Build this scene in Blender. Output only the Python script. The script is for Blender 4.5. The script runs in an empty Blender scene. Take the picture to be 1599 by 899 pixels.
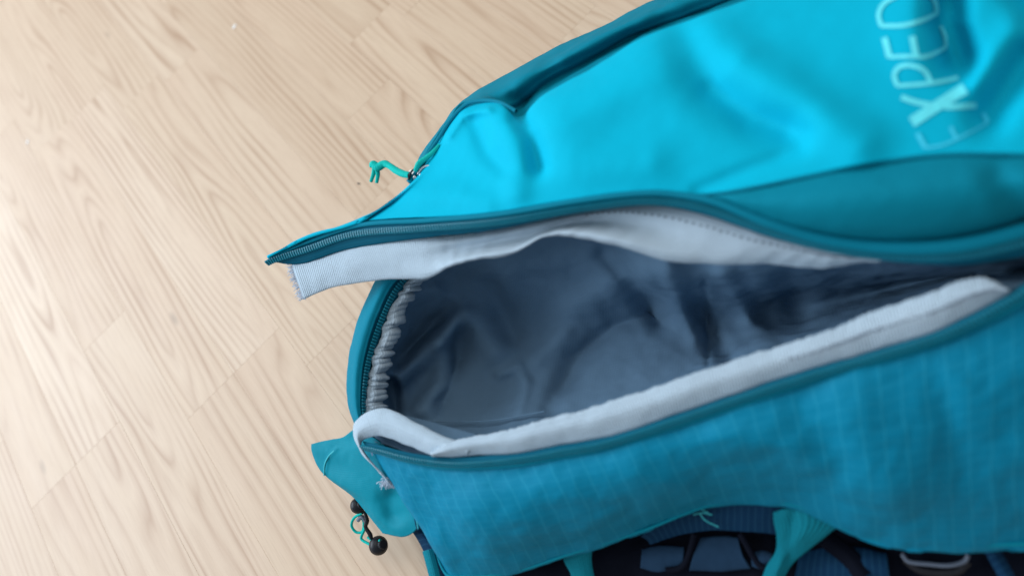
import bpy, bmesh, math, random
import numpy as np
from mathutils import Vector, Matrix, noise as mnoise
random.seed(7); np.random.seed(7)
sc = bpy.context.scene
COL = sc.collection

# ------------------------------------------------------------------ camera
H = 0.85                       # lens height above the floor
TILT = math.radians(30.4)      # from straight down, towards +Y
FPX = 1231.0                   # focal length in pixels of a 1599 px wide frame
W0, H0 = 1599.0, 899.0
cF = Vector((0, math.sin(TILT), -math.cos(TILT)))
cU = Vector((0, math.cos(TILT), math.sin(TILT)))
cX = Vector((1, 0, 0))
s2 = math.sqrt(.5)
RIGHT = cX*s2 - cU*s2
UP = cX*s2 + cU*s2
cam_d = bpy.data.cameras.new('camera'); cam = bpy.data.objects.new('camera', cam_d); COL.objects.link(cam)
m = Matrix((RIGHT, UP, -cF)).transposed().to_4x4(); m.translation = Vector((0, 0, H))
cam.matrix_world = m
cam_d.sensor_width = 36; cam_d.lens = FPX/W0*36
cam_d.clip_start = .01; cam_d.clip_end = 50
cam_d.dof.use_dof = True; cam_d.dof.focus_distance = .90; cam_d.dof.aperture_fstop = 2.0
sc.camera = cam
_R = np.array(RIGHT); _U = np.array(UP); _F = np.array(cF)
def P(q):
    """(..,3) array: picture column, picture row, height above the floor -> point in the room"""
    q = np.asarray(q, float)
    d = _F*FPX + (q[..., 0:1]-W0/2)*_R - (q[..., 1:2]-H0/2)*_U
    t = (q[..., 2:3]-H)/d[..., 2:3]
    p = d*t; p[..., 2] += H
    return p

# ------------------------------------------------------------------ light
w = bpy.data.worlds.new('World'); sc.world = w; w.use_nodes = True
bg = w.node_tree.nodes['Background']; bg.inputs[0].default_value = (.78, .88, 1.0, 1); bg.inputs[1].default_value = .38
def area(name, loc, target, sx, sy, e, col):
    l = bpy.data.lights.new(name, 'AREA'); l.shape = 'RECTANGLE'; l.size = sx; l.size_y = sy; l.energy = e; l.color = col
    o = bpy.data.objects.new(name, l); COL.objects.link(o); o.location = loc
    o.rotation_euler = (Vector(target)-Vector(loc)).to_track_quat('-Z', 'Y').to_euler(); return o
area('window_light', (-2.8, 3.3, 2.3), (-.3, .45, .1), 3.8, 2.6, 270, (.78, .88, 1.0))
area('ceiling_bounce', (.6, .9, 2.5), (.1, .3, .1), 2.2, 2.2, 22, (1.0, .97, .92))
sc.view_settings.view_transform = 'Standard'; sc.view_settings.look = 'None'
sc.view_settings.exposure = .08; sc.view_settings.gamma = 1
try:
    sc.cycles.use_denoising = True; sc.cycles.max_bounces = 8; sc.cycles.diffuse_bounces = 5
except Exception: pass

# ------------------------------------------------------------------ node helpers
class NT:
    def __init__(s, name):
        s.m = bpy.data.materials.new(name); s.m.use_nodes = True; s.t = s.m.node_tree; s.n = s.t.nodes
        s.b = s.n['Principled BSDF']
    def node(s, typ, **kw):
        n = s.n.new(typ)
        for k, v in kw.items():
            if k in n.inputs.keys(): s.put(n.inputs[k], v)
            else: setattr(n, k, v)
        return n
    def put(s, sock, v):
        if isinstance(v, bpy.types.NodeSocket): s.t.links.new(v, sock)
        else: sock.default_value = v
    def math(s, op, a, b=None, c=None, clamp=False):
        n = s.n.new('ShaderNodeMath'); n.operation = op; n.use_clamp = clamp
        for i, v in enumerate((a, b, c)):
            if v is not None: s.put(n.inputs[i], v)
        return n.outputs[0]
    def vmul(s, v, xyz):
        n = s.n.new('ShaderNodeVectorMath'); n.operation = 'MULTIPLY'; s.put(n.inputs[0], v); n.inputs[1].default_value = xyz; return n.outputs[0]
    def vadd(s, v, u):
        n = s.n.new('ShaderNodeVectorMath'); n.operation = 'ADD'; s.put(n.inputs[0], v); s.put(n.inputs[1], u); return n.outputs[0]
    def noise(s, vec, scale, detail=3, rough=.5, dist=0):
        n = s.n.new('ShaderNodeTexNoise'); s.put(n.inputs['Vector'], vec); n.inputs['Scale'].default_value = scale
        n.inputs['Detail'].default_value = detail; n.inputs['Roughness'].default_value = rough; n.inputs['Distortion'].default_value = dist
        return n.outputs['Fac']
    def ramp(s, f, stops):
        n = s.n.new('ShaderNodeValToRGB'); s.put(n.inputs[0], f); e = n.color_ramp.elements
        while len(e) < len(stops): e.new(.5)
        for el, (p, c) in zip(e, stops): el.position = p; el.color = (*c, 1) if len(c) == 3 else c
        return n.outputs[0]
    def mix(s, f, a, b, mode='MIX'):
        n = s.n.new('ShaderNodeMix'); n.data_type = 'RGBA'; n.blend_type = mode
        s.put(n.inputs[0], f); s.put(n.inputs[6], a); s.put(n.inputs[7], b); return n.outputs[2]
    def bump(s, h, strength=.3, dist=.001):
        n = s.n.new('ShaderNodeBump'); s.put(n.inputs['Height'], h); n.inputs['Strength'].default_value = strength
        n.inputs['Distance'].default_value = dist; s.t.links.new(n.outputs[0], s.b.inputs['Normal']); return n
def col4(c): return (*c, 1)

def fabric(name, base, rough=.75, weave=1400, tone=.12, sheen=.15, ribs=None, grid=None, bump=.25, spec=.3, soil=.0, crinkle=0.0):
    """woven cloth: UV map is in metres"""
    t = NT(name)
    uv = t.node('ShaderNodeUVMap').outputs[0]; sep = t.node('ShaderNodeSeparateXYZ'); t.put(sep.inputs[0], uv)
    x, y = sep.outputs[0], sep.outputs[1]
    obj = t.node('ShaderNodeTexCoord').outputs['Object']
    big = t.noise(obj, 22, 4); fine = t.noise(obj, 900, 2)
    dark = tuple(v*(1-tone) for v in base); light = tuple(min(1, v*(1+tone)) for v in base)
    c = t.mix(big, col4(dark), col4(light))
    c = t.mix(t.math('MULTIPLY', fine, .35), c, col4(tuple(v*.6 for v in base)))
    h = t.math('ADD', t.math('SINE', t.math('MULTIPLY', x, weave)), t.math('SINE', t.math('MULTIPLY', y, weave)))
    h = t.math('ADD', t.math('MULTIPLY', h, .25), fine)
    if ribs:
        rb = t.math('SINE', t.math('MULTIPLY', x if ribs[0] == 'x' else y, 2*math.pi/ribs[1]))
        h = t.math('ADD', h, t.math('MULTIPLY', rb, ribs[2]))
        c = t.mix(t.math('MULTIPLY_ADD', rb, .5*ribs[3], .5*ribs[3]), c, col4(tuple(v*.55 for v in base)))
    if grid:                                   # ripstop: slightly proud and lighter threads
        g, gw, gc, amt = grid
        wob = t.math('MULTIPLY', t.math('SUBTRACT', t.noise(obj, 35, 2), .5), g*.5)
        def line(v, per):
            fr = t.math('FRACT', t.math('DIVIDE', t.math('ADD', v, wob), per))
            d = t.math('ABSOLUTE', t.math('SUBTRACT', fr, .5))
            return t.math('SUBTRACT', 1, t.math('DIVIDE', d, gw/per, clamp=True), clamp=True)
        ln = t.math('MAXIMUM', line(x, g), t.math('MULTIPLY', line(y, g*.4), .3))
        c = t.mix(t.math('MULTIPLY', ln, amt), c, col4(gc)); h = t.math('ADD', h, t.math('MULTIPLY', ln, 1.0))
    if crinkle:
        h = t.math('ADD', h, t.math('MULTIPLY', t.noise(obj, 60, 5, .6, .6), crinkle))
    if soil:
        s_ = t.ramp(t.noise(obj, 45, 4, .65), [(.55, (0, 0, 0)), (.75, (1, 1, 1))])
        c = t.mix(t.math('MULTIPLY', s_, soil), c, col4((.16, .13, .10)))
    t.put(t.b.inputs['Base Color'], c)
    t.b.inputs['Roughness'].default_value = rough; t.b.inputs['Specular IOR Level'].default_value = spec
    t.b.inputs['Sheen Weight'].default_value = sheen; t.b.inputs['Sheen Roughness'].default_value = .4
    t.b.inputs['Sheen Tint'].default_value = col4(tuple(min(1, .4+v*.6) for v in base))
    t.bump(h, bump, .0004)
    return t.m
def plain(name, base, rough=.4, metal=0, spec=.5, nscale=80, tone=.15):
    t = NT(name); obj = t.node('ShaderNodeTexCoord').outputs['Object']
    n = t.noise(obj, nscale, 4)
    t.put(t.b.inputs['Base Color'], t.mix(n, col4(tuple(v*(1-tone) for v in base)), col4(tuple(min(1, v*(1+tone)) for v in base))))
    t.b.inputs['Roughness'].default_value = rough; t.b.inputs['Metallic'].default_value = metal; t.b.inputs['Specular IOR Level'].default_value = spec
    t.bump(t.noise(obj, 700, 2), .15, .0003)
    return t.m

CYAN = fabric('cyan_softshell_cloth', (.001, .455, .63), weave=2600, tone=.05, sheen=0, bump=.3, crinkle=.35, spec=.06)
TEAL = fabric('teal_stretch_cloth', (.001, .225, .315), weave=2200, tone=.08, sheen=0, spec=.08, ribs=('x', .0016, .4, .25))
TEALB = fabric('teal_piping_cloth', (.001, .20, .29), weave=2200, tone=.08, sheen=0, spec=.1)
RIP = fabric('blue_ripstop_nylon', (.001, .212, .345), weave=2600, tone=.10, rough=.6, sheen=0, spec=.10, grid=(.0150, .0010, (.03, .36, .50), .34), bump=.3, crinkle=.8)
FLAPC = fabric('teal_flap_nylon', (.001, .24, .32), weave=2400, tone=.12, rough=.6, sheen=0, spec=.1, crinkle=.5)
ZIP = fabric('zipper_tape_cloth', (.001, .105, .17), weave=2400, tone=.1, sheen=0, spec=.1, ribs=('y', .004, .4, .3))
COIL = plain('zipper_coil_nylon', (.002, .17, .24), .4, spec=.3)
GREY = fabric('grey_facing_tape', (.48, .60, .69), weave=1600, tone=.10, sheen=.1, ribs=('x', .0024, 1.4, .36), soil=.10, bump=.5)
GREYD = fabric('grey_elastic_tape', (.38, .47, .54), weave=1600, tone=.15, ribs=('y', .0022, .8, .3), soil=.10, bump=.5)
LINING = fabric('slate_lining_nylon', (.130, .225, .325), weave=1900, tone=.12, rough=.8, sheen=0, spec=.06, crinkle=.5)
BLACK = fabric('black_padded_mesh', (.004, .006, .014), weave=900, tone=.2, rough=.8, sheen=0, spec=.1)
NAVY = fabric('navy_mesh_cloth', (.004, .035, .09), weave=700, tone=.25, rough=.8, sheen=0, spec=.1, grid=(.006, .0012, (.02, .09, .16), .5))
SLATE = fabric('slate_foam_mesh', (.018, .050, .10), weave=700, tone=.25, rough=.8, sheen=0, spec=.1)
WEB = fabric('teal_webbing', (.004, .23, .30), weave=1500, tone=.12, sheen=0, spec=.1, ribs=('y', .0022, 1.0, .35), bump=.6)
INK = plain('pale_cyan_print', (.10, .74, .84), .6, nscale=300, tone=.25)
CORD = fabric('turquoise_cord', (.003, .50, .43), weave=1500, tone=.2, sheen=0, spec=.15, bump=.6)
PLAST = plain('black_glossy_plastic', (.010, .011, .015), .42, spec=.3)
STEEL = plain('silver_zip_metal', (.75, .77, .80), .28, metal=.9)
GREYP = plain('grey_plastic', (.12, .15, .20), .5)
THREAD = plain('pale_frayed_thread', (.50, .60, .72), .8)
STITCH = plain('cyan_stitching', (.03, .42, .48), .7)

# ------------------------------------------------------------------ mesh helpers
def link(name, me, mat, parent=None):
    o = bpy.data.objects.new(name, me); COL.objects.link(o)
    if mat: me.materials.append(mat)
    if parent: o.parent = parent
    return o
def tag(o, label=None, cat=None, group=None, kind=None):
    for k, v in (('label', label), ('category', cat), ('group', group), ('kind', kind)):
        if v: o[k] = v
    return o
def cr(a, t):
    """uniform Catmull-Rom through rows of a (k,..) at parameters t in 0..1"""
    a = np.asarray(a, float); k = len(a)
    if k == 1: return np.repeat(a, len(t), 0)
    ext = np.concatenate([[2*a[0]-a[1]], a, [2*a[-1]-a[-2]]])
    s = np.clip(np.asarray(t)*(k-1), 0, k-1-1e-9); i = s.astype(int); f = (s-i).reshape((-1,)+(1,)*(a.ndim-1))
    p0, p1, p2, p3 = ext[i], ext[i+1], ext[i+2], ext[i+3]
    return .5*((2*p1)+(-p0+p2)*f+(2*p0-5*p1+4*p2-p3)*f**2+(-p0+3*p1-3*p2+p3)*f**3)
def seg_dist(x, y, pl):
    d = np.full(x.shape, 1e9)
    for (ax, ay), (bx, by) in zip(pl[:-1], pl[1:]):
        vx, vy = bx-ax, by-ay; t = np.clip(((x-ax)*vx+(y-ay)*vy)/(vx*vx+vy*vy+1e-9), 0, 1)
        d = np.minimum(d, np.hypot(x-ax-t*vx, y-ay-t*vy))
    return d
def nz(p, scale, octs=3, seed=0.):
    out = np.empty(p.shape[:-1])
    fl = p.reshape(-1, 3); r = out.reshape(-1)
    for i, q in enumerate(fl):
        r[i] = mnoise.fractal(Vector((q[0]*scale+seed, q[1]*scale-seed, q[2]*scale+seed*.5)), 1.0, 2.0, octs, noise_basis='PERLIN_NEW')
    return out
class Patch:
    """rows of control points (column, row, height); equal numbers of points in every row"""
    def __init__(s, rows, nu, nv, folds=(), wr=0., wscale=30, seed=1., bulge=0., wfn=None):
        rows = np.asarray(rows, float)
        tu = np.linspace(0, 1, nu); tv = np.linspace(0, 1, nv)
        a = cr(rows, tv)                       # nv,k,3
        a = cr(a.transpose(1, 0, 2), tu).transpose(1, 0, 2)   # nv,nu,3
        if bulge: a[..., 2] += bulge*np.sin(np.pi*tv)[:, None]**.8
        for f in folds:
            pl, wd, dz = f[:3]
            a[..., 2] += dz*np.exp(-(seg_dist(a[..., 0], a[..., 1], pl)/wd)**2)
        s.a = a; p = P(a)
        du = np.gradient(p, axis=1); dv = np.gradient(p, axis=0); n = np.cross(du, dv)
        n /= np.linalg.norm(n, axis=-1, keepdims=True)+1e-12
        if n[..., 2].mean() < 0: n = -n
        s.n = n
        if wr: p = p+n*(nz(p, wscale, 4, seed)*wr)[..., None]
        if wfn: p = p+n*wfn(tu[None, :], tv[:, None], p)[..., None]
        s.p = p
    def track(s, v, u0, u1, n, lift):
        t = np.linspace(u0, u1, n)*(s.p.shape[1]-1); r = min(s.p.shape[0]-1, int(v*(s.p.shape[0]-1)))
        return np.stack([np.interp(t, np.arange(s.p.shape[1]), (s.p[r]+s.n[r]*lift)[:, i]) for i in range(3)], 1)
    def mesh(s, name, mat, parent, thick=.0012, extra_drop=None):
        p = s.p
        if extra_drop is not None:            # further rows in room space, appended after the last row
            p = np.concatenate([p, extra_drop(p[-1])], 0)
        return grid_mesh(name, p, mat, parent, thick)
def grid_mesh(name, p, mat, parent, thick=.0012, closed=False):
    nv, nu = p.shape[:2]
    me = bpy.data.meshes.new(name)
    idx = np.arange(nv*nu).reshape(nv, nu)
    a, b, c, d = idx[:-1, :-1], idx[:-1, 1:], idx[1:, 1:], idx[1:, :-1]
    fs = np.stack([a, b, c, d], -1).reshape(-1, 4)
    # keep the outside (upper) face outward
    q = p.reshape(-1, 3); nrm = np.cross(q[fs[:, 1]]-q[fs[:, 0]], q[fs[:, 3]]-q[fs[:, 0]])
    if nrm[:, 2].sum() < 0: fs = fs[:, ::-1]
    me.from_pydata(q.tolist(), [], fs.tolist())
    lu = np.concatenate([[0], np.cumsum(np.linalg.norm(np.diff(p[nv//2], axis=0), axis=1))])
    lv = np.concatenate([[0], np.cumsum(np.linalg.norm(np.diff(p[:, nu//2], axis=0), axis=1))])
    uvs = np.stack(np.broadcast_arrays(lu[None, :], lv[:, None]), -1).reshape(-1, 2)
    uv = me.uv_layers.new(name='UVMap')
    li = np.empty(len(me.loops), int); me.loops.foreach_get('vertex_index', li)
    uv.data.foreach_set('uv', uvs[li].ravel())
    me.polygons.foreach_set('use_smooth', [True]*len(me.polygons)); me.update()
    o = link(name, me, mat, parent)
    if thick:
        md = o.modifiers.new('thickness', 'SOLIDIFY'); md.thickness = thick; md.offset = -1
    return o
def tube_pts(pts, r, n=10, steps=None, smooth=True):
    pts = np.asarray(pts, float)
    if smooth: pts = cr(pts, np.linspace(0, 1, steps or len(pts)*6))
    k = len(pts); r = np.broadcast_to(r, (k,)) if np.ndim(r) == 0 else np.interp(np.linspace(0, 1, k), np.linspace(0, 1, len(r)), r)
    T = np.gradient(pts, axis=0); T /= np.linalg.norm(T, axis=1, keepdims=True)+1e-12
    up = np.array([.1, .2, .97]); N = np.cross(T, up); N /= np.linalg.norm(N, axis=1, keepdims=True)+1e-9; B = np.cross(T, N)
    th = np.linspace(0, 2*np.pi, n+1)
    return pts[:, None]+r[:, None, None]*(np.cos(th)[None, :, None]*N[:, None]+np.sin(th)[None, :, None]*B[:, None])
def tube(name, pts, r, mat, parent, n=10, steps=None):
    return grid_mesh(name, tube_pts(pts, r, n, steps), mat, parent, 0)
def ribbon(name, pix, width_px, mat, parent, thick=.0014, lift=0, across=None, n=40):
    """flat webbing following a picture path with given width"""
    pts = cr(pix, np.linspace(0, 1, n)); d = np.gradient(pts[:, :2], axis=0); d /= np.linalg.norm(d, axis=1, keepdims=True)
    nn = np.stack([-d[:, 1], d[:, 0]], 1); wv = np.interp(np.linspace(0, 1, n), np.linspace(0, 1, len(np.atleast_1d(width_px))), np.atleast_1d(width_px))
    rows = []
    for s in np.linspace(-.5, .5, 7):
        q = pts.copy(); q[:, :2] += nn*(wv*s)[:, None]; q[:, 2] += lift*(1-4*s*s)+.0015*np.cos(s*6)
        rows.append(q)
    return grid_mesh(name, P(np.array(rows)), mat, parent, thick)

# ------------------------------------------------------------------ floor of wooden strips
def wood():
    t = NT('pale_ash_floor_wood')
    obj = t.node('ShaderNodeTexCoord').outputs['Object']; rnd = t.node('ShaderNodeObjectInfo').outputs['Random']
    r2 = t.math('FRACT', t.math('MULTIPLY', rnd, 17.31)); r3 = t.math('FRACT', t.math('MULTIPLY', rnd, 91.7)); r4 = t.math('FRACT', t.math('MULTIPLY', rnd, 413.3))
    comb = t.node('ShaderNodeCombineXYZ'); t.put(comb.inputs[0], t.math('MULTIPLY', rnd, 37.)); t.put(comb.inputs[1], t.math('MULTIPLY', r2, 53.)); t.put(comb.inputs[2], t.math('MULTIPLY', r3, 29.))
    off = comb.outputs[0]
    sep = t.node('ShaderNodeSeparateXYZ'); t.put(sep.inputs[0], obj); x, y = sep.outputs[0], sep.outputs[1]
    sv = t.vadd(t.vmul(obj, (11, 1.5, 1)), off)
    n1 = t.math('SUBTRACT', t.noise(sv, 1.0, 2, .45), .5)
    n2 = t.math('SUBTRACT', t.noise(t.vadd(t.vmul(obj, (42, 2.8, 1)), off), 1.0, 2, .5), .5)
    # distance from the heart of the trunk, cut at a slight slant: gives cathedral arches
    x0 = t.math('MULTIPLY_ADD', t.math('SUBTRACT', r2, .5), .10, 0)
    slope = t.math('MULTIPLY', t.math('SUBTRACT', r3, .5), .34)
    hh = t.math('ADD', t.math('MULTIPLY', y, slope), t.math('MULTIPLY', n1, .15))
    hh = t.math('ADD', hh, t.math('MULTIPLY', t.math('SUBTRACT', r4, .5), .05))
    xx = t.math('ADD', t.math('SUBTRACT', x, x0), t.math('MULTIPLY', n1, .020))
    rad = t.math('SQRT', t.math('ADD', t.math('MULTIPLY', xx, xx), t.math('MULTIPLY', t.math('MULTIPLY', hh, hh), .5)))
    rad = t.math('ADD', rad, t.math('MULTIPLY', n2, .0050))
    ring = t.math('FRACT', t.math('MULTIPLY', rad, t.math('MULTIPLY_ADD', r4, 50., 66.)))
    line = t.ramp(ring, [(0, (.30, .30, .30)), (.30, (.0, .0, .0)), (.62, (.45, .45, .45)), (.82, (1, 1, 1)), (1, (.30, .30, .30))])
    vary = t.noise(t.vadd(t.vmul(obj, (26, 3, 1)), off), 1.0, 3)
    amt = t.math('MULTIPLY', line, t.math('MULTIPLY_ADD', vary, 2.8, -.90, clamp=True))
    base = t.ramp(rnd, [(0, (.61, .45, .305)), (.3, (.665, .50, .345)), (.6, (.63, .47, .32)), (1, (.70, .54, .385))])
    base = t.mix(t.ramp(t.noise(sv, .8, 2), [(.35, (0, 0, 0)), (.7, (1, 1, 1))]), base, t.mix(.55, base, (.60, .42, .285, 1)))
    c = t.mix(t.math('MULTIPLY', amt, .92), base, (.42, .26, .155, 1))
    fib = t.noise(t.vadd(t.vmul(obj, (900, 22, 1)), off), 1.0, 3, .6)
    c = t.mix(t.math('MULTIPLY', t.ramp(fib, [(.48, (0, 0, 0)), (.72, (1, 1, 1))]), .34), c, (.42, .28, .18, 1))
    # small knots and dark pores
    vo = t.node('ShaderNodeTexVoronoi'); t.put(vo.inputs['Vector'], t.vadd(t.vmul(obj, (9, 3.2, 1)), off)); vo.inputs['Scale'].default_value = 1
    kn = t.ramp(vo.outputs['Distance'], [(0, (1, 1, 1)), (.03, (.6, .6, .6)), (.06, (0, 0, 0))])
    c = t.mix(t.math('MULTIPLY', kn, .5), c, (.22, .15, .10, 1))
    t.put(t.b.inputs['Base Color'], c)
    t.put(t.b.inputs['Roughness'], t.math('MULTIPLY_ADD', t.noise(t.vmul(obj, (30, 8, 1)), 1.0, 3), .12, .47))
    t.b.inputs['Specular IOR Level'].default_value = .55
    t.bump(t.math('ADD', t.math('MULTIPLY', line, -.4), fib), .10, .0004)
    return t.m
WOOD = wood(); GAP = plain('dark_floor_joint', (.38, .27, .18), .9)
floor = bpy.data.objects.new('floor', None); COL.objects.link(floor); floor['kind'] = 'structure'
SW = .090; X0 = -.178
def strip(xa, xb, ya, yb):
    g = .00006; ch = .00018
    xa += g; xb -= g; ya += g; yb -= g; cx, cy = (xa+xb)/2, (ya+yb)/2
    def ring(i, z): return [(xa-cx+i, ya-cy+i, z), (xb-cx-i, ya-cy+i, z), (xb-cx-i, yb-cy-i, z), (xa-cx+i, yb-cy-i, z)]
    v = ring(0, -.008)+ring(0, -ch*.6)+ring(ch, 0)
    f = [(3, 2, 1, 0)]+[(4*k+i, 4*k+(i+1) % 4, 4*k+4+(i+1) % 4, 4*k+4+i) for k in (0, 1) for i in range(4)]+[(8, 9, 10, 11)]
    me = bpy.data.meshes.new('floor_strip'); me.from_pydata(v, [], f); me.update()
    o = link('floor_strip', me, WOOD, floor); o.location = (cx, cy, random.uniform(-.00006, .00006)); return o
fixed = {-5: .807, -4: .807, -3: 1.55, -2: .719, -1: .719, 0: .639, 1: 1.298}
for k in range(-12, 16):
    xa = X0+(k-0)*SW-SW; xb = xa+SW
    y0 = fixed.get(k, random.uniform(.2, 1.1)); ys = [y0]
    while ys[-1] < 2.75: ys.append(ys[-1]+random.uniform(.58, .72))
    while ys[0] > -.75: ys.insert(0, ys[0]-random.uniform(.58, .72))
    for a, b in zip(ys[:-1], ys[1:]): strip(xa, xb, a, b)
bm = bmesh.new(); bmesh.ops.create_grid(bm, x_segments=1, y_segments=1, size=3.0)
me = bpy.data.meshes.new('floor_base'); bm.to_mesh(me); bm.free(); o = link('floor_base', me, GAP, floor); o.location = (0, 1, -.0062)

# ------------------------------------------------------------------ backpack
pack = bpy.data.objects.new('backpack', None); COL.objects.link(pack)
pack.location = (0, 0, 0)
tag(pack, 'large turquoise trekking backpack lying on the wooden floor with its zipped compartment gaping open', 'backpack')

# --- upper zipper seam (shared edge) : picture column, row, height
ZT = [(420,402,.205),(489,370,.215),(569,345,.228),(667,340,.245),(778,331,.262),(900,311,.275),(1000,299,.280),(1060,301,.279),(1120,312,.276),
      (1200,343,.266),(1275,367,.256),(1350,380,.250),(1430,383,.248),(1510,376,.247),(1599,353,.247),(1700,322,.246),(1820,285,.24)]
ZB = [(421,409,.199),(470,412,.200),(545,389,.213),(660,372,.232),(778,358,.250),(900,333,.262),(985,321,.268),(1040,323,.268),(1100,336,.265),
      (1200,370,.255),(1280,391,.246),(1350,403,.240),(1425,412,.236),(1505,414,.235),(1602,400,.235),(1705,372,.235),(1825,335,.23)]
# --- cyan front pocket
bot = [(420,402,.206),(489,369.5,.216),(569,344.5,.229),(667,339,.246),(778,330,.263),(900,310,.276),(1000,298,.281),(1080,304,.281),(1150,296,.284),
       (1225,281,.287),(1300,266,.289),(1375,252,.290),(1435,243,.290),(1500,239,.289),(1599,240,.286),(1700,245,.282),(1820,250,.27)]
top = [(419,401,.206),(480,370,.216),(540,353,.223),(575,338,.226),(636,290,.222),(668,246,.222),(688,214,.226),(708,184,.232),(729,163,.240),
       (778,158,.252),(812,181,.262),(850,147,.264),(925,105,.266),(1000,62,.268),(1085,31,.269),(1170,1,.270),(1280,-44,.268),(1400,-95,.265),(1520,-147,.255),(1640,-200,.24)]
bot = np.array(bot, float); top = np.array(top, float)
bx = np.array([420,489,540,575,640,700,745,785,825,870,915,960,1020,1085,1170,1260,1370,1480,1620,1820.])
fine = cr(bot, np.linspace(0, 1, 800)); bot = np.stack([bx, np.interp(bx, fine[:, 0], fine[:, 1]), np.interp(bx, fine[:, 0], fine[:, 2])], 1)
mid1 = bot*.66+top*.34; mid2 = bot*.3+top*.7
for _ in range(2):
    mid1[2:-1] = (mid1[1:-2]+2*mid1[2:-1]+mid1[3:])/4
mid2[2:-1] = (mid2[1:-2]+2*mid2[2:-1]+mid2[3:])/4
mid1[:, 2] += .012*np.clip((np.arange(20)-3)/5, 0, 1); mid2[:, 2] += .016*np.clip((np.arange(20)-4)/6, 0, 1)
cy_folds = [(p_, w_, d_*1.45) for p_, w_, d_ in [([(1075,70),(1110,140),(1170,182),(1225,202)], 36, -.0085), ([(1110,140),(1170,184),(1250,212)], 18, -.0035), ([(1160,100),(1240,150),(1340,225)], 38, .0065),
            ([(1480,-30),(1478,40),(1496,92)], 24, -.034), ([(1440,-30),(1430,60)], 50, .006), ([(1530,120),(1610,20)], 26, .007), ([(1600,-20),(1620,20)], 26, -.02),
            ([(1545,180),(1605,85)], 26, -.014),
            ([(812,182),(832,215),(842,260)], 15, -.0090), ([(775,175),(800,235),(805,300)], 26, .0045), ([(742,190),(760,235),(785,262)], 15, -.0050),
            ([(1090,298),(1160,268),(1250,232)], 12, -.0020), ([(880,180),(1000,110),(1100,60)], 45, .006),
            ([(900,260),(1010,250)], 40, .004), ([(640,300),(700,300),(760,318)], 20, .003), ([(700,210),(720,180),(760,172)], 9, .004)]]
fp = Patch([bot, mid1, mid2, top*.92+bot*.08+np.array([0,0,.007]), top], 260, 90, cy_folds, wr=.0022, wscale=9, seed=3.1)
front = fp.mesh('front_pocket', CYAN, pack, .0016)
front['label'] = 'bright cyan front pocket with pale lettering'

# printed letters, laid on the pocket
from mathutils import kdtree
kd = kdtree.KDTree(fp.a.shape[0]*fp.a.shape[1]); fa = fp.a.reshape(-1, 3)
vf = fp.p.reshape(-1, 3); nf = fp.n.reshape(-1, 3)
for i, q in enumerate(fa): kd.insert((q[0], q[1], 0), i)
kd.balance()
def on_front(x, y, lift=.0007):
    r = kd.find_n((x, y, 0), 4); ws = [1/(d+.3) for _, _, d in r]; s = sum(ws)
    # intersect the pixel ray with the local tangent plane
    p0 = sum((vf[i]*w_ for (_, i, _), w_ in zip(r, ws)), np.zeros(3))/s; n0 = sum((nf[i]*w_ for (_, i, _), w_ in zip(r, ws)), np.zeros(3)); n0 /= np.linalg.norm(n0)
    d = _F*FPX+(x-W0/2)*_R-(y-H0/2)*_U; o0 = np.array([0, 0, H]); t = np.dot(p0-o0, n0)/np.dot(d, n0)
    return o0+d*t+n0*lift
FADED = plain('faded_cyan_print', (.02, .58, .78), .6, nscale=300, tone=.2)
def strokes(name, lines, ink=None):
    bmv, bf = [], []
    for pl, wd in lines:
        wd *= 1.22
        n = 14 if len(pl) < 4 else 30
        pts = cr(np.array(pl, float), np.linspace(0, 1, n)); d = np.gradient(pts, axis=0); d /= np.linalg.norm(d, axis=1, keepdims=True)
        nn = np.stack([-d[:, 1], d[:, 0]], 1); k = len(bmv)
        for s in (-.5, -.17, .17, .5):
            for q, e in zip(pts, nn): bmv.append(tuple(on_front(q[0]+e[0]*wd*s, q[1]+e[1]*wd*s, .0008+len(bf)*2e-7)))
        for j in range(3):
            for i in range(n-1): bf.append((k+j*n+i, k+j*n+i+1, k+(j+1)*n+i+1, k+(j+1)*n+i))
    me = bpy.data.meshes.new(name); me.from_pydata(bmv, [], bf); me.update(); return link(name, me, ink or INK, front)
strokes('printed_letter', [([(1445,232),(1472,227),(1502,214),(1542,193)], 3.2), ([(1445,232),(1438,220),(1432,209)], 6), ([(1493,217),(1488,208),(1484,199)], 5), ([(1542,193),(1538,186),(1533,177)], 6)], FADED)
strokes('printed_letter', [([(1423,192),(1465,165),(1507,139)], 14), ([(1407,153),(1436,162),(1478,168),(1523,165)], 7)])
strokes('printed_letter', [([(1400,135),(1433,133),(1467,129),(1496,123)], 5), ([(1401,135),(1396,119),(1404,106),(1422,103),(1442,111),(1453,130)], 6)])
strokes('printed_letter', [([(1388,90),(1417,89),(1446,89),(1476,75)], 5), ([(1389,91),(1385,75),(1381,60)], 8), ([(1430,89),(1427,73),(1424,58)], 8), ([(1476,75),(1474,58),(1467,41)], 5)])
strokes('printed_letter', [([(1375,42),(1411,41),(1439,33),(1463,21)], 5.5), ([(1376,42),(1372,24),(1382,6),(1410,-8),(1440,-10),(1457,0),(1462,21)], 6)])

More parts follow.
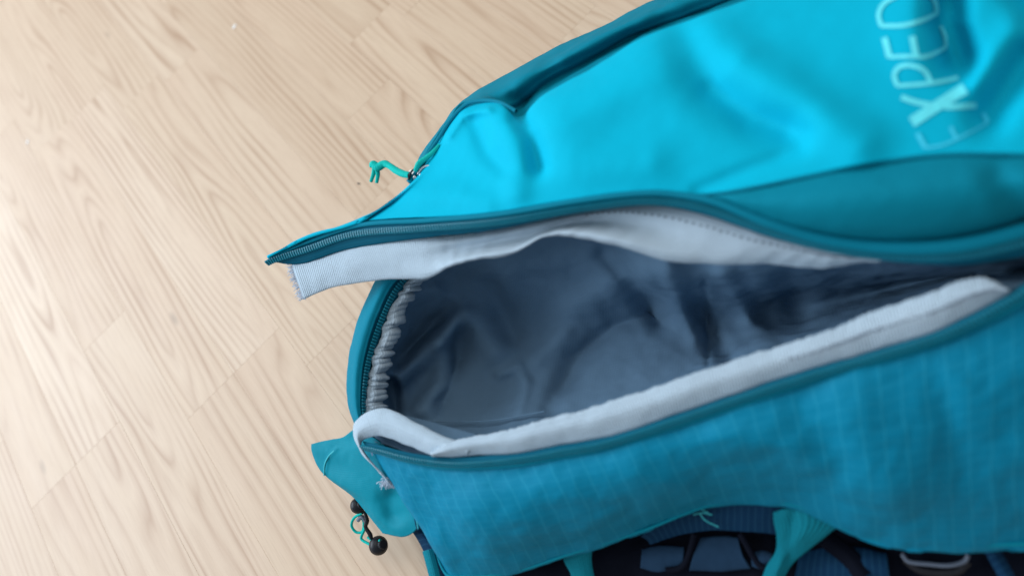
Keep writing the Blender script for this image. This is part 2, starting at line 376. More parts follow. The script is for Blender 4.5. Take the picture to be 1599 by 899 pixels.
# --- dark side panel beyond the crease, falling to the floor
se = np.array([(640,286,.218),(665,246,.222),(688,214,.226),(708,184,.232),(729,162,.240),(778,158,.252),(812,181,.260),(850,147,.262),(925,105,.264),(1000,62,.266),(1060,40,.267),(1170,1,.268),(1400,-95,.262),(1640,-200,.24)], float)
so = np.array([(637,284,.205),(655,246,.190),(674,214,.180),(692,191,.175),(709,166,.175),(732,147,.175),(775,123,.175),(820,99,.175),(880,68,.175),(940,40,.175),(985,18,.175),(1040,-8,.175),(1290,-115,.17),(1540,-215,.17)], float)
sm = se*.5+so*.5; sm[:, 2] += np.array([.002,.003,.004,.006,.014,.024,.028,.028,.028,.028,.028,.028,.028,.028])
s0 = se.copy(); s0[:, 2] -= .030; s0[5:, 1] += 8; s1 = se*.85+so*.15; s1[6:, 2] -= .048; s1[:6, 2] += .004; s2_ = se*.65+so*.35; s2_[6:, 2] -= .022; s2_[:6, 2] += .010
pack_c = P(np.array([1050., 480., .1]))
def drop(last, bottom=.004, inw=.10, rows=5):
    out = []
    for k in range(1, rows+1):
        f = k/rows; q = last.copy(); q[:, 2] = last[:, 2]*(1-f)+bottom*f
        c = pack_c[None, :2]-q[:, :2]; c /= np.linalg.norm(c, axis=1, keepdims=True); q[:, :2] += c*(inw*(f**1.6)); out.append(q)
    return np.array(out)
sp = Patch([s0, s1, s2_, sm*.6+so*.4, so], 200, 50, [([(730,165),(800,150),(830,160)], 14, -.004), ([(880,90),(1000,30)], 18, .004)], wr=.003, wscale=14, seed=5)
sp.mesh('side_panel', TEAL, pack, .0014, drop)
# thin piping seam along the left of the pocket
pipe = np.array([(640,287,.222),(662,250,.226),(684,218,.230),(705,186,.237),(728,163,.245),(752,157,.250),(780,160,.256),(806,174,.262)], float)
tube('pocket_seam', P(pipe), [.0015, .002, .002, .002], TEALB, pack, 8, 60)

# --- stretch panel below the print
cu = np.array([(1080,305,.2795),(1120,301,.281),(1150,297,.283),(1225,282,.286),(1300,267,.288),(1375,253,.289),(1435,244,.289),(1500,240,.288),(1599,241,.285),(1700,246,.281),(1820,251,.27)], float)
cl = np.array([(1082,306,.277),(1135,318,.271),(1200,344,.262),(1260,363,.254),(1320,375,.250),(1380,380,.246),(1440,380,.244),(1510,372,.242),(1599,347,.242),(1700,318,.242),(1820,280,.236)], float)
m1 = cu*.6+cl*.4; m2 = cu*.2+cl*.8
bl = np.array([0,.004,.010,.016,.020,.022,.022,.022,.022,.02,.02]); m1[:, 2] += bl; m2[:, 2] += bl*.9
cu2 = cu.copy(); cu2[:, 2] -= .001
Patch([cu2, m1, m2, cl], 150, 40, [([(1599,330),(1560,280)], 25, -.006)], wr=.0012, wscale=16, seed=8).mesh('stretch_panel', TEAL, pack, .0014)
tube('panel_seam', P(cu+np.array([0, 1, .0006])), .0012, TEALB, pack, 8, 120)

# --- upper zipper: tape + coil
def chain(lo, hi, f, spacing_px, size, name, parent, mat, lift=.001):
    """interlocking coil turns of a zipper, one joined strip"""
    lo = np.asarray(lo, float); hi = np.asarray(hi, float); c = lo*(1-f)+hi*f
    fine = P(cr(c, np.linspace(0, 1, 900))); L = np.concatenate([[0], np.cumsum(np.linalg.norm(np.diff(fine, axis=0), axis=1))])
    n = int(L[-1]/spacing_px); cen = np.stack([np.interp(np.linspace(0, L[-1], n), L, fine[:, i]) for i in range(3)], 1)
    oth = P(cr(lo*(1-min(1, f+.25))+hi*min(1, f+.25), np.linspace(0, 1, 900))); oth = np.stack([np.interp(np.linspace(0, L[-1], n), L, oth[:, i]) for i in range(3)], 1)
    T = np.gradient(cen, axis=0); T /= np.linalg.norm(T, axis=1, keepdims=True); S = oth-cen; S -= (S*T).sum(1, keepdims=True)*T; S /= np.linalg.norm(S, axis=1, keepdims=True)
    N = np.cross(T, S); N *= np.sign(N[:, 2:3]+1e-9); V, F_ = [], []
    for i in range(n):
        k = len(V); a, b, h = size
        for z, kk in ((-.0004, 1.0), (h*.7, .95), (h, .55)):
            for sx, sy in ((-1, -1), (1, -1), (1, 1), (-1, 1)):
                V.append(tuple(cen[i]+T[i]*(sx*a*kk+.25*a*sy)+S[i]*sy*b*kk+N[i]*(z+lift)))
        for r in (0, 4):
            for j in range(4): F_.append((k+r+j, k+r+(j+1) % 4, k+r+4+(j+1) % 4, k+r+4+j))
        F_.append((k+8, k+9, k+10, k+11))
    me = bpy.data.meshes.new(name); me.from_pydata(V, [], F_); me.update(); o = link(name, me, mat, parent); o['kind'] = 'stuff'; return o
ZTn = np.array(ZT); ZBn = np.array(ZB)
zmid = ZTn*.5+ZBn*.5; zmid[:, 2] += .004
uz = Patch([ZTn+np.array([0, -1, -.001]), ZTn*.75+ZBn*.25+np.array([0, 0, .003]), zmid, ZBn], 260, 16, wr=.0006, wscale=40).mesh('zipper_tape', ZIP, pack, .0012)
uz['label'] = 'dark teal zipper tape along the upper edge of the opening'
chain(ZTn, ZBn, .48, .0033, (.0012, .0034, .0017), 'zipper_coil', uz, COIL, .0052)
ed = ZTn*.86+ZBn*.14; ed[:, 2] += .0035
edg = [1.2, 2.2, 2.6, 2.6, 2.6, 2.6, 2.6, 2.6, 3.4, 4.6, 5, 5, 5.5, 6, 6, 6, 6]
tube('zipper_welt', P(ed), [v*.001 for v in edg], TEALB, uz, 10, 200)

# --- grey facing of the upper edge
gt = np.array([(456,414,.1975),(511,397,.206),(578,381,.219),(660,373,.231),(711,368,.240),(778,358,.249),(845,343,.256),(900,333,.261),(960,323,.266),(1025,322,.267),(1100,336,.264),(1175,361,.256),(1250,383,.248),(1300,394,.243),(1340,401,.239),(1375,407,.237)], float)
gb = np.array([(474,467,.186),(524,448,.192),(600,437,.200),(667,434,.206),(706,416,.216),(747,405,.222),(800,397,.228),(845,372,.236),(890,369,.240),(962,384,.243),(1040,406,.236),(1110,413,.232),(1200,413,.228),(1280,419,.224),(1335,410,.228),(1372,408,.232)], float)
sh = np.array([0,0,0,.2,.7,1,1,1,1,.7,.3,.1,0,0,0,0]); gt[:, 2] -= .024*sh; gb[:, 2] += .011*sh
gm = gt*.5+gb*.5; gm[:, 2] += .004-.011*sh
gi = gb.copy(); gi[:, 1] -= 5; gi[:, 2] -= .008
def gw(tu, tv, p): return .00025*np.sin(tu*150+3*np.sin(tu*23))*np.sin(np.pi*np.clip(tv, 0, 1))
uf = Patch([gt+np.array([0, -2, -.001]), gt*.8+gb*.2+np.array([0, 0, .002]), gm, gt*.15+gb*.85+np.array([0, 0, .003])+np.stack([0*sh, 0*sh, .006*sh], 1), gb, gi], 240, 26, wr=.0011, wscale=22, seed=2.2, wfn=gw)
ufo = uf.mesh('facing_tape', GREY, pack, .0012); ufo['label'] = 'pale grey facing tape hanging from the upper edge'

# --- lower edge: facing, zipper, panel
LU = np.array([(672,708,.168),(711,687,.176),(788,671,.184),(850,655,.190),(925,635,.196),(1050,595,.204),(1175,553,.210),(1275,523,.214),(1325,502,.216),(1360,487,.218),(1450,459,.222),(1500,438,.224),(1540,433,.224),(1572,450,.222)], float)
LL = np.array([(676,712,.172),(733,712,.178),(816,706,.186),(880,694,.191),(950,682,.196),(1060,646,.204),(1185,602,.212),(1285,571,.217),(1335,557,.220),(1375,545,.222),(1460,518,.226),(1515,493,.228),(1550,475,.229),(1580,458,.229)], float)
LU[:, 2] += .010; lm = LU*.5+LL*.5; lm[:, 2] += .0065
li_ = LU.copy(); li_[:, 1] += 6; li_[:, 2] -= .022
def gw2(tu, tv, p):
    return (.0007*np.sin(tu*260+4*np.sin(tu*37))*np.sin(tu*61+1)+.0003*np.sin(tu*700))*np.exp(-((tv-.2)/.2)**2)
lf = Patch([li_, LU, LU*.8+LL*.2+np.array([0, 0, .005]), lm, LL], 240, 24, wr=.0013, wscale=26, seed=6.3, wfn=gw2)
lfo = lf.mesh('facing_tape', GREY, pack, .0012); lfo['label'] = 'pale grey facing tape along the lower edge'

def stitches(name, line, n, dz, mat, parent, ln=.0017, wd=.0009):
    c = np.array(line, float); T = np.gradient(c, axis=0); T /= np.linalg.norm(T, axis=1, keepdims=True)
    S = np.cross(T, np.array([0, 0, 1.])); V, F_ = [], []
    for i in range(n):
        k = len(V); j = np.random.uniform(-.0004, .0004, 3); j[2] *= .3
        for a_, b_, z_ in ((-1, 0, -.3), (-.4, -1, .5), (-.4, 1, .5), (.4, -1, .5), (.4, 1, .5), (1, 0, -.3)): V.append(tuple(c[i]+j+T[i]*a_*ln+S[i]*b_*wd+np.array([0, 0, z_*.0006])))
        F_ += [(k, k+1, k+2), (k+1, k+3, k+4, k+2), (k+3, k+5, k+4)]
    me = bpy.data.meshes.new(name); me.from_pydata(V, [], F_); me.update(); o = link(name, me, mat, parent); o['kind'] = 'stuff'; return o
SHADE = plain('slate_sewing_thread', (.16, .20, .25), .8)
stitches('stitching', uf.track(.22, .50, .93, 46, .0002), 46, 0, SHADE, ufo)
stitches('stitching', lf.track(.78, .50, .95, 60, .0002), 60, 0, SHADE, lfo)

zl0 = np.array([(566,690,.150),(600,698,.160),(640,708,.166),(690,714,.172),(740,714,.179),(816,706,.187),(880,695,.192),(950,682,.197),(1060,646,.205),(1185,602,.213),(1285,571,.218),(1375,545,.223),(1460,518,.227),(1515,493,.230),(1570,462,.231),(1640,420,.231),(1760,360,.228)], float)
zl1 = np.array([(572,698,.146),(600,708,.155),(640,720,.161),(690,729,.166),(740,730,.172),(816,724,.180),(880,712,.186),(950,698,.191),(1060,664,.200),(1185,622,.208),(1285,589,.213),(1375,563,.219),(1460,536,.223),(1520,511,.226),(1575,484,.228),(1650,442,.228),(1770,385,.225)], float)
zm = zl0*.5+zl1*.5; zm[:, 2] += .003
lz = Patch([zl0+np.array([0, -2, -.001]), zm, zl1+np.array([0, 2, 0])], 240, 12, wr=.0006, wscale=40).mesh('zipper_tape', ZIP, pack, .0012)
lz['label'] = 'dark teal zipper tape along the lower edge of the opening'
chain(zl0, zl1, .45, .0033, (.0012, .0030, .0017), 'zipper_coil', lz, COIL, .0040)
wl = zl1.copy(); wl[:, 2] += .001
tube('zipper_welt', P(wl), .0022, TEALB, lz, 10, 200)

jt = np.array([(574,699,.146),(600,710,.154),(640,722,.160),(690,731,.165),(740,732,.171),(816,726,.179),(880,714,.185),(950,700,.190),(1060,666,.199),(1185,624,.207),(1285,591,.212),(1375,565,.218),(1460,538,.222),(1520,513,.225),(1575,486,.227),(1650,444,.227),(1770,387,.224)], float)
jb = np.array([(676,850,.075),(683,872,.074),(692,893,.074),(720,900,.076),(765,898,.080),(820,888,.085),(875,870,.090),(923,855,.094),(1006,828,.100),(1070,800,.106),(1125,786,.112),(1184,782,.116),(1245,790,.114),(1310,822,.104),(1380,847,.098),(1470,853,.098),(1720,846,.098)], float)
jfx = np.array([676,696,726,770,822,884,940,1012,1118,1235,1328,1405,1478,1532,1583,1655,1720.])
jf = cr(jb, np.linspace(0, 1, 900)); jf = jf[np.argsort(jf[:, 0])]; jb = np.stack([jfx, np.interp(jfx, jf[:, 0], jf[:, 1]), np.interp(jfx, jf[:, 0], jf[:, 2])], 1)
j1 = jt*.7+jb*.3; j2 = jt*.35+jb*.65; j1[:, 2] += .020; j2[:, 2] += .026
j1[:3, 2] -= .012; j2[:3, 2] -= .014
j_folds = [(p_, w_*1.1, d_*1.1) for p_, w_, d_ in [([(1020,715),(1100,740),(1200,735),(1290,765)], 26, -.0045), ([(1000,740),(1080,770)], 14, .003), ([(1330,640),(1380,740),(1420,820)], 60, .006), ([(760,780),(900,770),(1010,730)], 30, .0015), ([(800,830),(930,815)], 20, -.0012),
           ([(1250,640),(1310,720)], 30, -.005), ([(690,770),(760,760),(900,735)], 20, -.001), ([(1470,620),(1500,740)], 24, -.004), ([(650,745),(680,810),(700,870)], 12, .003), ([(1120,680),(1240,700)], 18, .0035)]]
hem_in = jb.copy(); hem_in[:, 2] -= .006; hem_in[:, 1] -= 3
lp = Patch([jt, j1, j2, jb, hem_in], 260, 90, j_folds, wr=.0038, wscale=15, seed=4.4)
lpo = lp.mesh('lower_panel', RIP, pack, .0014); lpo['label'] = 'blue ripstop lower panel with faint check'
hm = jb.copy(); hm[:, 1] -= 1
tube('hem_binding', P(hm), .0014, FLAPC, lpo, 8, 240)

# --- left wall: outer piping, dark zipper, gathered elastic
lo_ = np.array([(600,424,.168),(585,440,.165),(566,480,.160),(551,525,.152),(543,565,.147),(541,605,.142),(546,640,.139),(556,668,.137)], float)
lc = np.array([(633,424,.184),(609,450,.180),(590,490,.174),(576,530,.168),(567,568,.162),(563,605,.158),(563,640,.155),(569,668,.152)], float)
lmid = lo_*.5+lc*.5; lmid[:, 2] += .010
Patch([lc, lmid, lo_], 80, 24, wr=.001, wscale=30).mesh('side_piping', TEALB, pack, .0014, lambda l: drop(l, .004, .006))['label'] = 'teal piped edge at the left of the opening'
ld = np.array([(655,420,.172),(629,450,.169),(608,490,.164),(592,530,.158),(580,568,.153),(573,605,.149),(571,640,.147),(577,672,.145)], float)
lx = lc*.5+ld*.5; lx[:, 2] -= .002
zt3 = Patch([lc, lx, ld], 80, 14, wr=.0005, wscale=40).mesh('zipper_tape', ZIP, pack, .001); zt3['label'] = 'dark zipper tape curving down the left edge'
chain(lc, ld, .5, .0033, (.0012, .0030, .0017), 'zipper_coil', zt3, COIL, .001)
le = np.array([(678,420,.158),(652,450,.156),(633,490,.152),(617,530,.146),(607,568,.142),(600,605,.139),(597,640,.137),(600,672,.136)], float)
lem = ld*.5+le*.5; lem[:, 2] += .006
def gath(tu, tv, p):
    ph = tu*2*np.pi*13+3.0*np.sin(tu*9)+1.5*np.sin(tu*37)
    return (.0018*np.sin(ph+tv*1.2)+.0009*np.sin(ph*2.3+tv*5)+.0008*np.sin(tu*190+tv*9))*np.sin(np.pi*np.clip(tv*.9+.05, 0, 1))
el = Patch([ld+np.array([0, 0, .0005]), lem, le, le+np.array([-6, 0, -.012])], 260, 22, wr=.002, wscale=60, seed=9, wfn=gath)
a_ = np.linspace(0, 1, 260); pha = a_*2*np.pi*13+3.0*np.sin(a_*9)+1.5*np.sin(a_*37)
for r_ in range(22): el.p[r_] += (np.array(_R))[None]*(.0017*np.sin(pha+.6*(r_/21))*(1-.35*r_/21))[:, None]
el.mesh('elastic_tape', GREYD, pack, .0012)['label'] = 'gathered grey elastic tape on the left edge'

# --- lining of the compartment (a sagging bag open at the top)
r0 = np.array([(668,400,.150),(700,385,.205),(780,345,.235),(900,318,.250),(1000,305,.254),(1100,320,.252),(1200,355,.244),(1300,378,.236),(1400,396,.228),(1500,400,.226),(1600,392,.226),(1740,350,.22)], float)
r1 = np.array([(652,452,.146),(700,420,.125),(790,410,.140),(900,385,.160),(1000,420,.158),(1100,425,.165),(1200,425,.170),(1300,432,.135),(1400,430,.125),(1500,422,.14),(1600,414,.17),(1740,372,.20)], float)
r2 = np.array([(622,520,.140),(668,500,.080),(780,485,.070),(900,480,.065),(1010,480,.070),(1110,485,.055),(1210,475,.050),(1310,458,.050),(1410,440,.055),(1500,426,.09),(1600,420,.14),(1740,385,.20)], float)
r3 = np.array([(605,590,.132),(650,590,.062),(770,590,.052),(890,575,.050),(1010,555,.055),(1110,535,.050),(1210,510,.050),(1320,480,.050),(1410,455,.060),(1500,434,.10),(1600,424,.14),(1740,390,.20)], float)
r4 = np.array([(602,645,.128),(650,668,.080),(760,662,.080),(880,640,.085),(1000,612,.092),(1110,580,.105),(1210,546,.125),(1325,505,.155),(1420,475,.180),(1500,448,.200),(1600,436,.205),(1740,395,.20)], float)
r5 = np.array([(600,690,.130),(660,712,.140),(760,706,.150),(880,690,.160),(1000,660,.168),(1110,625,.175),(1210,590,.185),(1325,552,.195),(1420,525,.200),(1500,495,.205),(1600,462,.205),(1740,410,.20)], float)
l_folds = [(p_, w_*1.2, d_*1.3) for p_, w_, d_ in [([(625,590),(670,545),(722,498)], 13, .016), ([(618,560),(660,525),(700,480)], 11, -.010), ([(722,500),(716,560),(690,625)], 12, -.012), ([(690,540),(700,600),(672,640)], 14, .010), ([(690,470),(740,500),(770,545)], 22, .012),
           ([(770,450),(800,520)], 18, -.008), ([(780,585),(810,572),(822,600),(812,640)], 8, .0045), ([(860,640),(900,560),(960,510),(1010,490)], 15, -.012), ([(900,480),(960,450),(1010,430)], 22, .012),
           ([(945,395),(985,440),(1030,500)], 14, -.016), ([(1040,400),(1060,470),(1090,520)], 16, .012), ([(1090,480),(1110,530),(1150,570)], 14, -.014), ([(1130,430),(1170,500),(1200,545)], 16, .010),
           ([(1100,440),(1104,500),(1106,570)], 4, -.004), ([(1230,430),(1250,500)], 20, -.010), ([(840,560),(880,520)], 14, .006), ([(610,600),(616,640)], 10, -.02), ([(640,470),(680,450)], 12, .008), ([(655,640),(690,600)],10,.008)]]
for r_ in (r0, r1, r2, r3, r4, r5): r_[0, 0] -= 14
Patch([r0, r1, r2, r3, r4, r5], 300, 150, l_folds, wr=.0045, wscale=13, seed=12).mesh('compartment_lining', LINING, pack, .001)['label'] = 'slate blue crumpled lining seen inside the opening'
# stitched seam low on the lining
tube('lining_seam', P([(640,655,.0835),(700,658,.083),(770,656,.085),(850,642,.09)]), .0010, LINING, pack, 6, 60)

# --- binding ribbon looping round the lower corner
ho = np.array([(597,744,.128),(588,733,.131),(567,711,.140),(553,684,.150),(554,659,.160),(578,642,.168),(606,639,.172),(650,660,.178),(700,684,.182),(735,694,.182)], float)
hi = np.array([(612,756,.128),(600,742,.131),(578,717,.138),(566,698,.146),(568,686,.152),(590,679,.160),(612,684,.165),(645,697,.170),(680,710,.174),(730,711,.178)], float)
hmid = ho*.5+hi*.5; hmid[:, 2] += .007
Patch([ho+np.array([2, 2, -.008]), ho, hmid, hi, hi+np.array([-2, -1, -.006])], 120, 20, wr=.0008, wscale=50, seed=3).mesh('binding_ribbon', GREY, pack, .0012)['label'] = 'pale grey binding ribbon looped round the corner'
V = []
fr_end = P(np.array([604., 749., .130]))
tf = bpy.data.meshes.new('frayed_thread'); vs, fs = [], []
for i in range(90):
    a = random.uniform(-.3, 3.6); L = random.uniform(.003, .008)
    d = Vector((_R))*math.cos(a)+Vector((-_U))*abs(math.sin(a)); st = Vector(fr_end)+Vector(_R)*random.uniform(-.004, .009)+Vector(_U)*random.uniform(-.004, .003)
    pts = [st, st+d*L*.5+Vector((0, 0, .002)), st+d*L+Vector((0, 0, -.001))]
    g = tube_pts([list(p) for p in pts], .00045, 5, 7).reshape(-1, 3); k = len(vs); vs += g.tolist()
    for r in range(6):
        for c in range(5): fs.append((k+r*6+c, k+r*6+c+1, k+(r+1)*6+c+1, k+(r+1)*6+c))
for i in range(130):
    f = random.random(); st = P(np.array([[456+18*f, 414+53*f, .197-.010*f]]))[0]+np.random.uniform(-.0008, .0008, 3); L = random.uniform(.002, .009)
    d = -_R+_U*random.uniform(-.8, .35); d /= np.linalg.norm(d)
    g = tube_pts([list(st-d*.003), list(st+d*L*.5), list(st+d*L+np.array([0, 0, -.001]))], .0003, 4, 5).reshape(-1, 3); k = len(vs); vs += g.tolist()
    for r in range(4):
        for c in range(4): fs.append((k+r*5+c, k+r*5+c+1, k+(r+1)*5+c+1, k+(r+1)*5+c))
tf.from_pydata(vs, [], fs); tf.update(); o = link('frayed_thread', tf, THREAD, pack); o['kind'] = 'stuff'

Patch([[(585,640,.135),(640,650,.120),(700,665,.110),(760,680,.120)], [(575,690,.128),(630,700,.118),(700,715,.118),(770,716,.150)], [(590,730,.120),(640,740,.125),(700,745,.130),(770,740,.150)]], 40, 20, wr=.002).mesh('corner_lining', LINING, pack, .001)
# --- corner flap
k0 = np.array([(549,675,.120),(533,686,.104),(512,688,.096),(492,692,.088),(486,703,.084)], float)
k4 = np.array([(655,700,.120),(650,760,.112),(648,805,.104),(646,838,.092),(640,839,.088)], float)
ka = np.array([(600,690,.130),(590,745,.118),(575,770,.100),(545,768,.082),(512,748,.076)], float)
rowsK = [
 [(552,670,.128),(535,682,.115),(516,686,.106),(501,689,.098),(486,693,.092)],
 [(590,688,.134),(562,702,.120),(533,706,.108),(509,706,.097),(486,703,.088)],
 [(610,708,.132),(585,724,.120),(556,730,.107),(524,727,.094),(493,722,.084)],
 [(618,720,.130),(600,742,.118),(572,755,.104),(540,757,.092),(510,744,.081)],
 [(625,735,.128),(612,765,.112),(598,782,.100),(574,786,.090),(548,774,.078)],
 [(645,765,.122),(640,790,.108),(628,812,.096),(605,818,.088),(577,806,.076)],
 [(660,790,.112),(656,808,.102),(650,826,.092),(630,838,.084),(598,832,.074)]]
fl = Patch(rowsK, 90, 70, [([(612,778),(618,800)], 20, -.012), ([(506,745),(512,715),(525,700)], 3, .0015), ([(560,700),(600,760)], 12, .004)], wr=.0016, wscale=22, seed=7)
flo = fl.mesh('corner_flap', FLAPC, pack, .0014); flo['label'] = 'loose teal fabric flap at the lower left corner'
tube('flap_seam', P([(506,742,.0835),(507,725,.090),(513,712,.098),(522,703,.104)]), .0008, STITCH, flo, 6, 40)
for q in ([(648,798,.112),(651,812,.108),(653,825,.104)], [(656,800,.110),(660,818,.107)]):
    tube('bartack_stitch', P(np.array(q, float)+np.array([0, 0, .004])), .0009, STITCH, pack, 6, 20)
# shade in the slot between flap and panel, put in as a navy strip
Patch([[(612,752,.120),(626,768,.118),(642,792,.106),(652,828,.094)], [(626,752,.112),(640,770,.108),(655,792,.098),(668,828,.08)]], 20, 6).mesh('flap_shade_strip', NAVY, pack)

# --- lower left: strap end and dark sleeve
Patch([[(640,826,.072),(652,842,.072),(662,862,.068),(672,890,.06),(678,925,.05)], [(655,822,.080),(664,840,.078),(676,858,.074),(690,885,.068),(700,925,.055)], [(672,830,.07),(684,850,.07),(700,870,.066),(715,895,.06),(720,925,.05)]], 30, 12, wr=.001).mesh('side_sleeve', NAVY, pack, .0015, None)
ribbon('side_strap', [(668,858,.080),(674,880,.076),(680,905,.070),(684,935,.06)], 18, WEB, pack)['label'] = 'teal strap end at the bottom left'

# --- cord locks and draw cord at the corner
def ball(name, px, py, z, r, parent, squash=.9):
    me = bpy.data.meshes.new(name); bm = bmesh.new(); bmesh.ops.create_uvsphere(bm, u_segments=28, v_segments=18, radius=r)
    for v in bm.verts:                         # equator groove and flattened ends with the button
        zc = v.co.z/r
        if abs(zc) < .12: v.co.x *= .94; v.co.y *= .94
        if zc > .86: v.co.z = r*.86+(v.co.z-r*.86)*.3
        v.co.z *= squash
    for f in bm.faces: f.smooth = True
    bm.to_mesh(me); bm.free(); o = link(name, me, PLAST, parent); o.location = P(np.array([px, py, z], float)).tolist(); o.rotation_euler = (.9, .4, .6); return o
def lock(px, py, z, r, label):
    o = ball('cord_lock', px, py, z, r, pack); o['label'] = label
    me = bpy.data.meshes.new('button'); bm = bmesh.new(); bmesh.ops.create_cone(bm, cap_ends=True, segments=20, radius1=r*.5, radius2=r*.45, depth=r*.5)
    bmesh.ops.bevel(bm, geom=[e for e in bm.edges], offset=r*.06, segments=2, affect='EDGES'); bm.to_mesh(me); bm.free()
    b = link('button', me, PLAST, o); b.location = (0, 0, r*.95); return o
lock(559, 789, .066, .0088, 'upper black ball cord lock half under the flap')
lock(591, 851, .040, .0108, 'lower black ball cord lock below the flap')
c1 = [(566,800,.060),(553,808,.052),(549,820,.045),(556,830,.040),(566,829,.040),(568,815,.046),(564,806,.052)]
tube('draw_cord', P(c1), .0016, CORD, pack, 8, 80)
tube('draw_cord', P([(572,812,.050),(569,826,.044),(564,840,.038),(575,848,.038),(587,854,.040)]), .0016, CORD, pack, 8, 60)
tube('draw_cord', P([(574,838,.044),(582,843,.044),(590,846,.046),(594,842,.048)]), .0015, CORD, pack, 8, 40)
tube('cord_clip', P([(569,797,.060),(573,812,.056),(571,822,.052),(578,834,.048),(580,841,.046)]), [.0016, .0026, .0022, .0026, .0018], PLAST, pack, 10, 40)
tube('cord_clip', P([(559,812,.050),(565,806,.054),(571,814,.050)]), .0022, GREYP, pack, 8, 20)

# --- zipper pull of the pocket
sl = bpy.data.meshes.new('zipper_slider'); bm = bmesh.new(); bmesh.ops.create_cube(bm, size=1)
for v in bm.verts:
    v.co.x *= .0075 if v.co.y > 0 else .0050; v.co.y *= .012; v.co.z *= .0042
bmesh.ops.bevel(bm, geom=list(bm.edges), offset=.0011, segments=3, affect='EDGES'); bm.to_mesh(sl); bm.free()
s_ = link('zipper_slider', sl, STEEL, pack); s_.location = P(np.array([645., 273., .223])).tolist(); s_.rotation_euler = (0, .2, -.55)
tube('zipper_bridge', P([(638,281,.226),(641,270,.231),(650,263,.230),(655,268,.225)]), .0012, PLAST, pack, 8, 30)
pr = [(652,272,.228),(660,262,.230),(670,259,.230),(674,265,.229),(665,271,.229),(655,273,.228)]
tube('pull_ring', P(pr), .0010, STEEL, pack, 8, 50)
tube('slider_shadow_tab', P([(655,278,.222),(668,270,.224),(682,258,.226)]), [.002, .003, .0015], PLAST, pack, 8, 30).name = 'slider_shadow'  # black tube added as the dark shadow beside the slider
tube('pull_cord', P([(640,274,.228),(628,271,.226),(618,266,.224),(608,259,.222),(600,256,.221),(590,261,.220),(583,257,.221),(582,262,.220)]), [.0034, .0038, .0038, .0034, .0040, .0046, .0044, .0034], CORD, pack, 12, 80)
tube('pull_cord', P([(585,262,.218),(583,272,.214),(579,284,.210)]), [.0028, .0024, .0018], CORD, pack, 10, 30)
tube('pull_cord', P([(588,262,.218),(590,272,.214),(588,286,.210)]), [.0028, .0024, .0018], CORD, pack, 10, 30)
tube('pull_cord', P([(648,268,.230),(654,256,.232),(664,248,.232),(676,238,.232),(686,226,.232)]), [.0022, .0034, .0028, .0024, .0016], CORD, pack, 10, 60)

# --- harness side under the hem
bk = [[(640,905,.030),(740,890,.034),(900,840,.040),(1050,780,.044),(1200,760,.046),(1350,790,.044),(1500,800,.042),(1760,790,.04)],
      [(650,930,.028),(760,920,.032),(910,880,.038),(1060,835,.040),(1200,830,.040),(1350,850,.040),(1500,860,.038),(1760,850,.038)],
      [(660,1010,.01),(780,1000,.02),(920,990,.024),(1060,980,.026),(1200,980,.026),(1350,980,.026),(1500,980,.024),(1760,980,.02)]]
Patch(bk, 120, 40, wr=.004, wscale=20, seed=13).mesh('back_panel', BLACK, pack, .004)
# pack body behind the hem, closing the gap between lower panel and the back
hb = [(x, y-34, .10) for x, y, z in jb[3:, :]]; 
Patch([[(x, y-30, max(.05, z-.02)) for x, y, z in jb], [(x, y+4, .044) for x, y, z in jb]], 120, 10, wr=.002, wscale=20).mesh('inner_body', BLACK, pack, .002)
mz = [[(1000,836,.078),(1050,805,.086),(1110,788,.092),(1170,784,.095),(1225,792,.092)], [(1010,842,.070),(1055,822,.076),(1110,812,.080),(1170,810,.082),(1222,815,.080)], [(1015,850,.062),(1060,836,.066),(1110,828,.070),(1170,830,.070),(1222,836,.068)]]
Patch(mz, 80, 24, wr=.001, wscale=30).mesh('mesh_gusset', NAVY, pack, .001)
for k, pl in enumerate([[(1078,797),(1092,794),(1106,800)], [(1082,803),(1096,800),(1112,803)], [(1092,800),(1102,812),(1122,822)]]):
    tube('bartack_stitch', P([(x, y, .094-.0022*(y-794)/4+.003) for x, y in pl]), .0008, STITCH, pack, 6, 24)
def pad(rows, mat, name, label=None, **kw):
    o = Patch(rows, 40, 20, bulge=.006, **kw).mesh(name, mat, pack, .003)
    if label: o['label'] = label
pad([[(1002,856,.052),(1030,850,.054),(1068,852,.054)], [(1000,886,.048),(1030,893,.050),(1066,884,.050)]], SLATE, 'foam_pad', wr=.001)
pad([[(1094,838,.056),(1130,836,.056),(1152,838,.056)], [(1082,868,.052),(1125,866,.052),(1160,868,.052)], [(1076,890,.050),(1125,892,.050),(1172,888,.050)]], SLATE, 'foam_pad', wr=.001)
pad([[(1172,862,.052),(1190,858,.052),(1206,862,.052)], [(1174,884,.050),(1190,888,.050),(1202,884,.050)]], SLATE, 'foam_pad', wr=.001)
pad([[(1250,858,.046),(1320,850,.046),(1385,862,.046)], [(1240,905,.040),(1320,915,.042),(1390,905,.042)]], NAVY, 'foam_pad', wr=.002)
tube('webbing_loop', P([(1084,832,.064),(1080,850,.060),(1073,872,.056),(1062,886,.054),(1040,890,.054)]), .0030, BLACK, pack, 10, 50)
tube('webbing_loop', P([(1155,832,.064),(1166,850,.060),(1176,868,.056),(1190,884,.054),(1210,888,.054)]), .0030, BLACK, pack, 10, 50)
ribbon('strap', [(900,845,.086),(902,868,.076),(908,890,.066),(918,930,.05)], [52, 46, 36, 34], WEB, pack)['label'] = 'light teal strap hanging below the hem at the left'
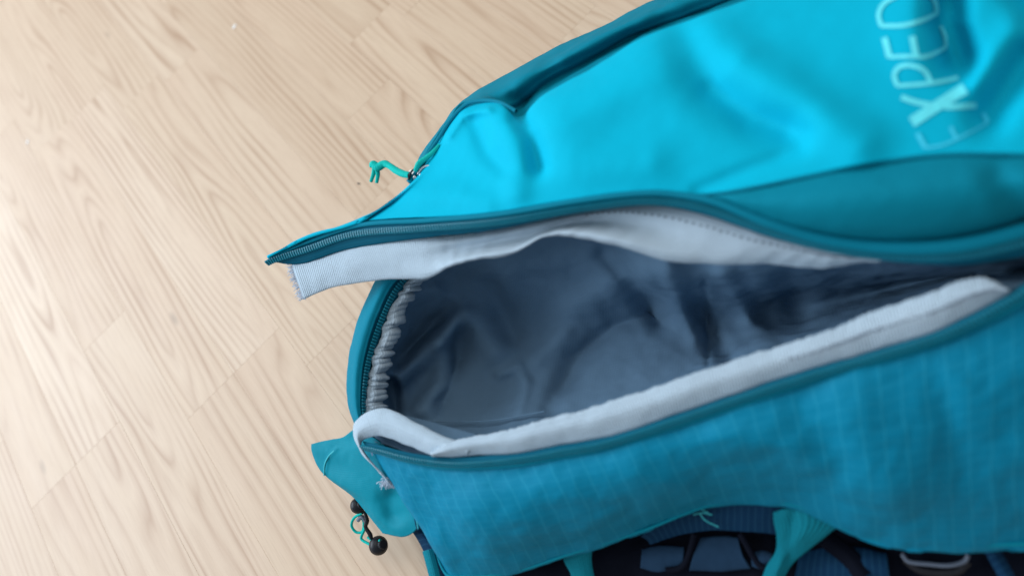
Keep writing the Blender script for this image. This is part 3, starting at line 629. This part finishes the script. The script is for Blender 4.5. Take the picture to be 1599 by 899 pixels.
st2 = Patch([[(1207,800,.098),(1208,815,.092),(1212,835,.084),(1211,860,.072),(1196,885,.064),(1180,925,.05)],
             [(1230,794,.104),(1238,815,.096),(1237,838,.088),(1228,862,.078),(1214,885,.070),(1198,925,.056)],
             [(1262,800,.104),(1262,818,.098),(1252,840,.088),(1238,862,.076),(1222,885,.068),(1205,925,.056)],
             [(1316,820,.094),(1300,828,.090),(1275,848,.080),(1250,868,.070),(1232,888,.062),(1216,925,.05)]], 60, 30, [([(1240,800),(1230,870)], 8, -.003)], wr=.001, wscale=40)
st2.mesh('strap', WEB, pack, .0014)['label'] = 'light teal gathered strap flaring under the hem'
tube('buckle', P([(1408,864,.056),(1420,876,.054),(1450,880,.054),(1482,882,.054),(1505,876,.054),(1512,866,.056)]), .0019, GREYP, pack, 10, 60)
tube('buckle', P([(1412,872,.050),(1440,890,.048),(1490,892,.048),(1512,876,.050)]), .0035, PLAST, pack, 10, 60)
ribbon('strap', [(1545,850,.060),(1556,870,.056),(1575,905,.05),(1590,940,.04)], 24, NAVY, pack)['label'] = 'navy strap at the bottom right'
ribbon('strap', [(1290,840,.056),(1325,868,.052),(1350,900,.05)], 30, BLACK, pack)['label'] = 'black strap beside the gathered strap'

# ------------------------------------------------------------------ crumbs on the floor
def crumb(px, py, s, mat, label, rot, kind):
    me = bpy.data.meshes.new('floor_crumb'); bm = bmesh.new(); bmesh.ops.create_icosphere(bm, subdivisions=2, radius=1)
    for v in bm.verts:
        n = 1+.35*mnoise.noise(v.co*1.7+Vector((px, py, 0))); v.co = Vector((v.co.x*s[0]*n, v.co.y*s[1]*n, v.co.z*s[2]*n))
    bm.to_mesh(me); bm.free(); o = link('floor_crumb', me, mat); p = P(np.array([px, py, 0.])); o.location = (p[0], p[1], s[2]*.75); o.rotation_euler = (0, 0, rot)
    tag(o, label, 'crumb', 'crumbs lying on the wooden floor')
WC = plain('pale_crumb', (.88, .86, .82), .8)
crumb(560, 287, (.0030, .0010, .0009), PLAST, 'tiny black speck on the floor beside the turquoise zip cord', .9+.785, 0)
crumb(366, 42, (.0050, .0026, .0006), WC, 'pale crumb on the floor near the top edge', .4, 0)
crumb(43, 222, (.0056, .0026, .0006), WC, 'pale crumb on the bright floor at the far left', .9, 0)
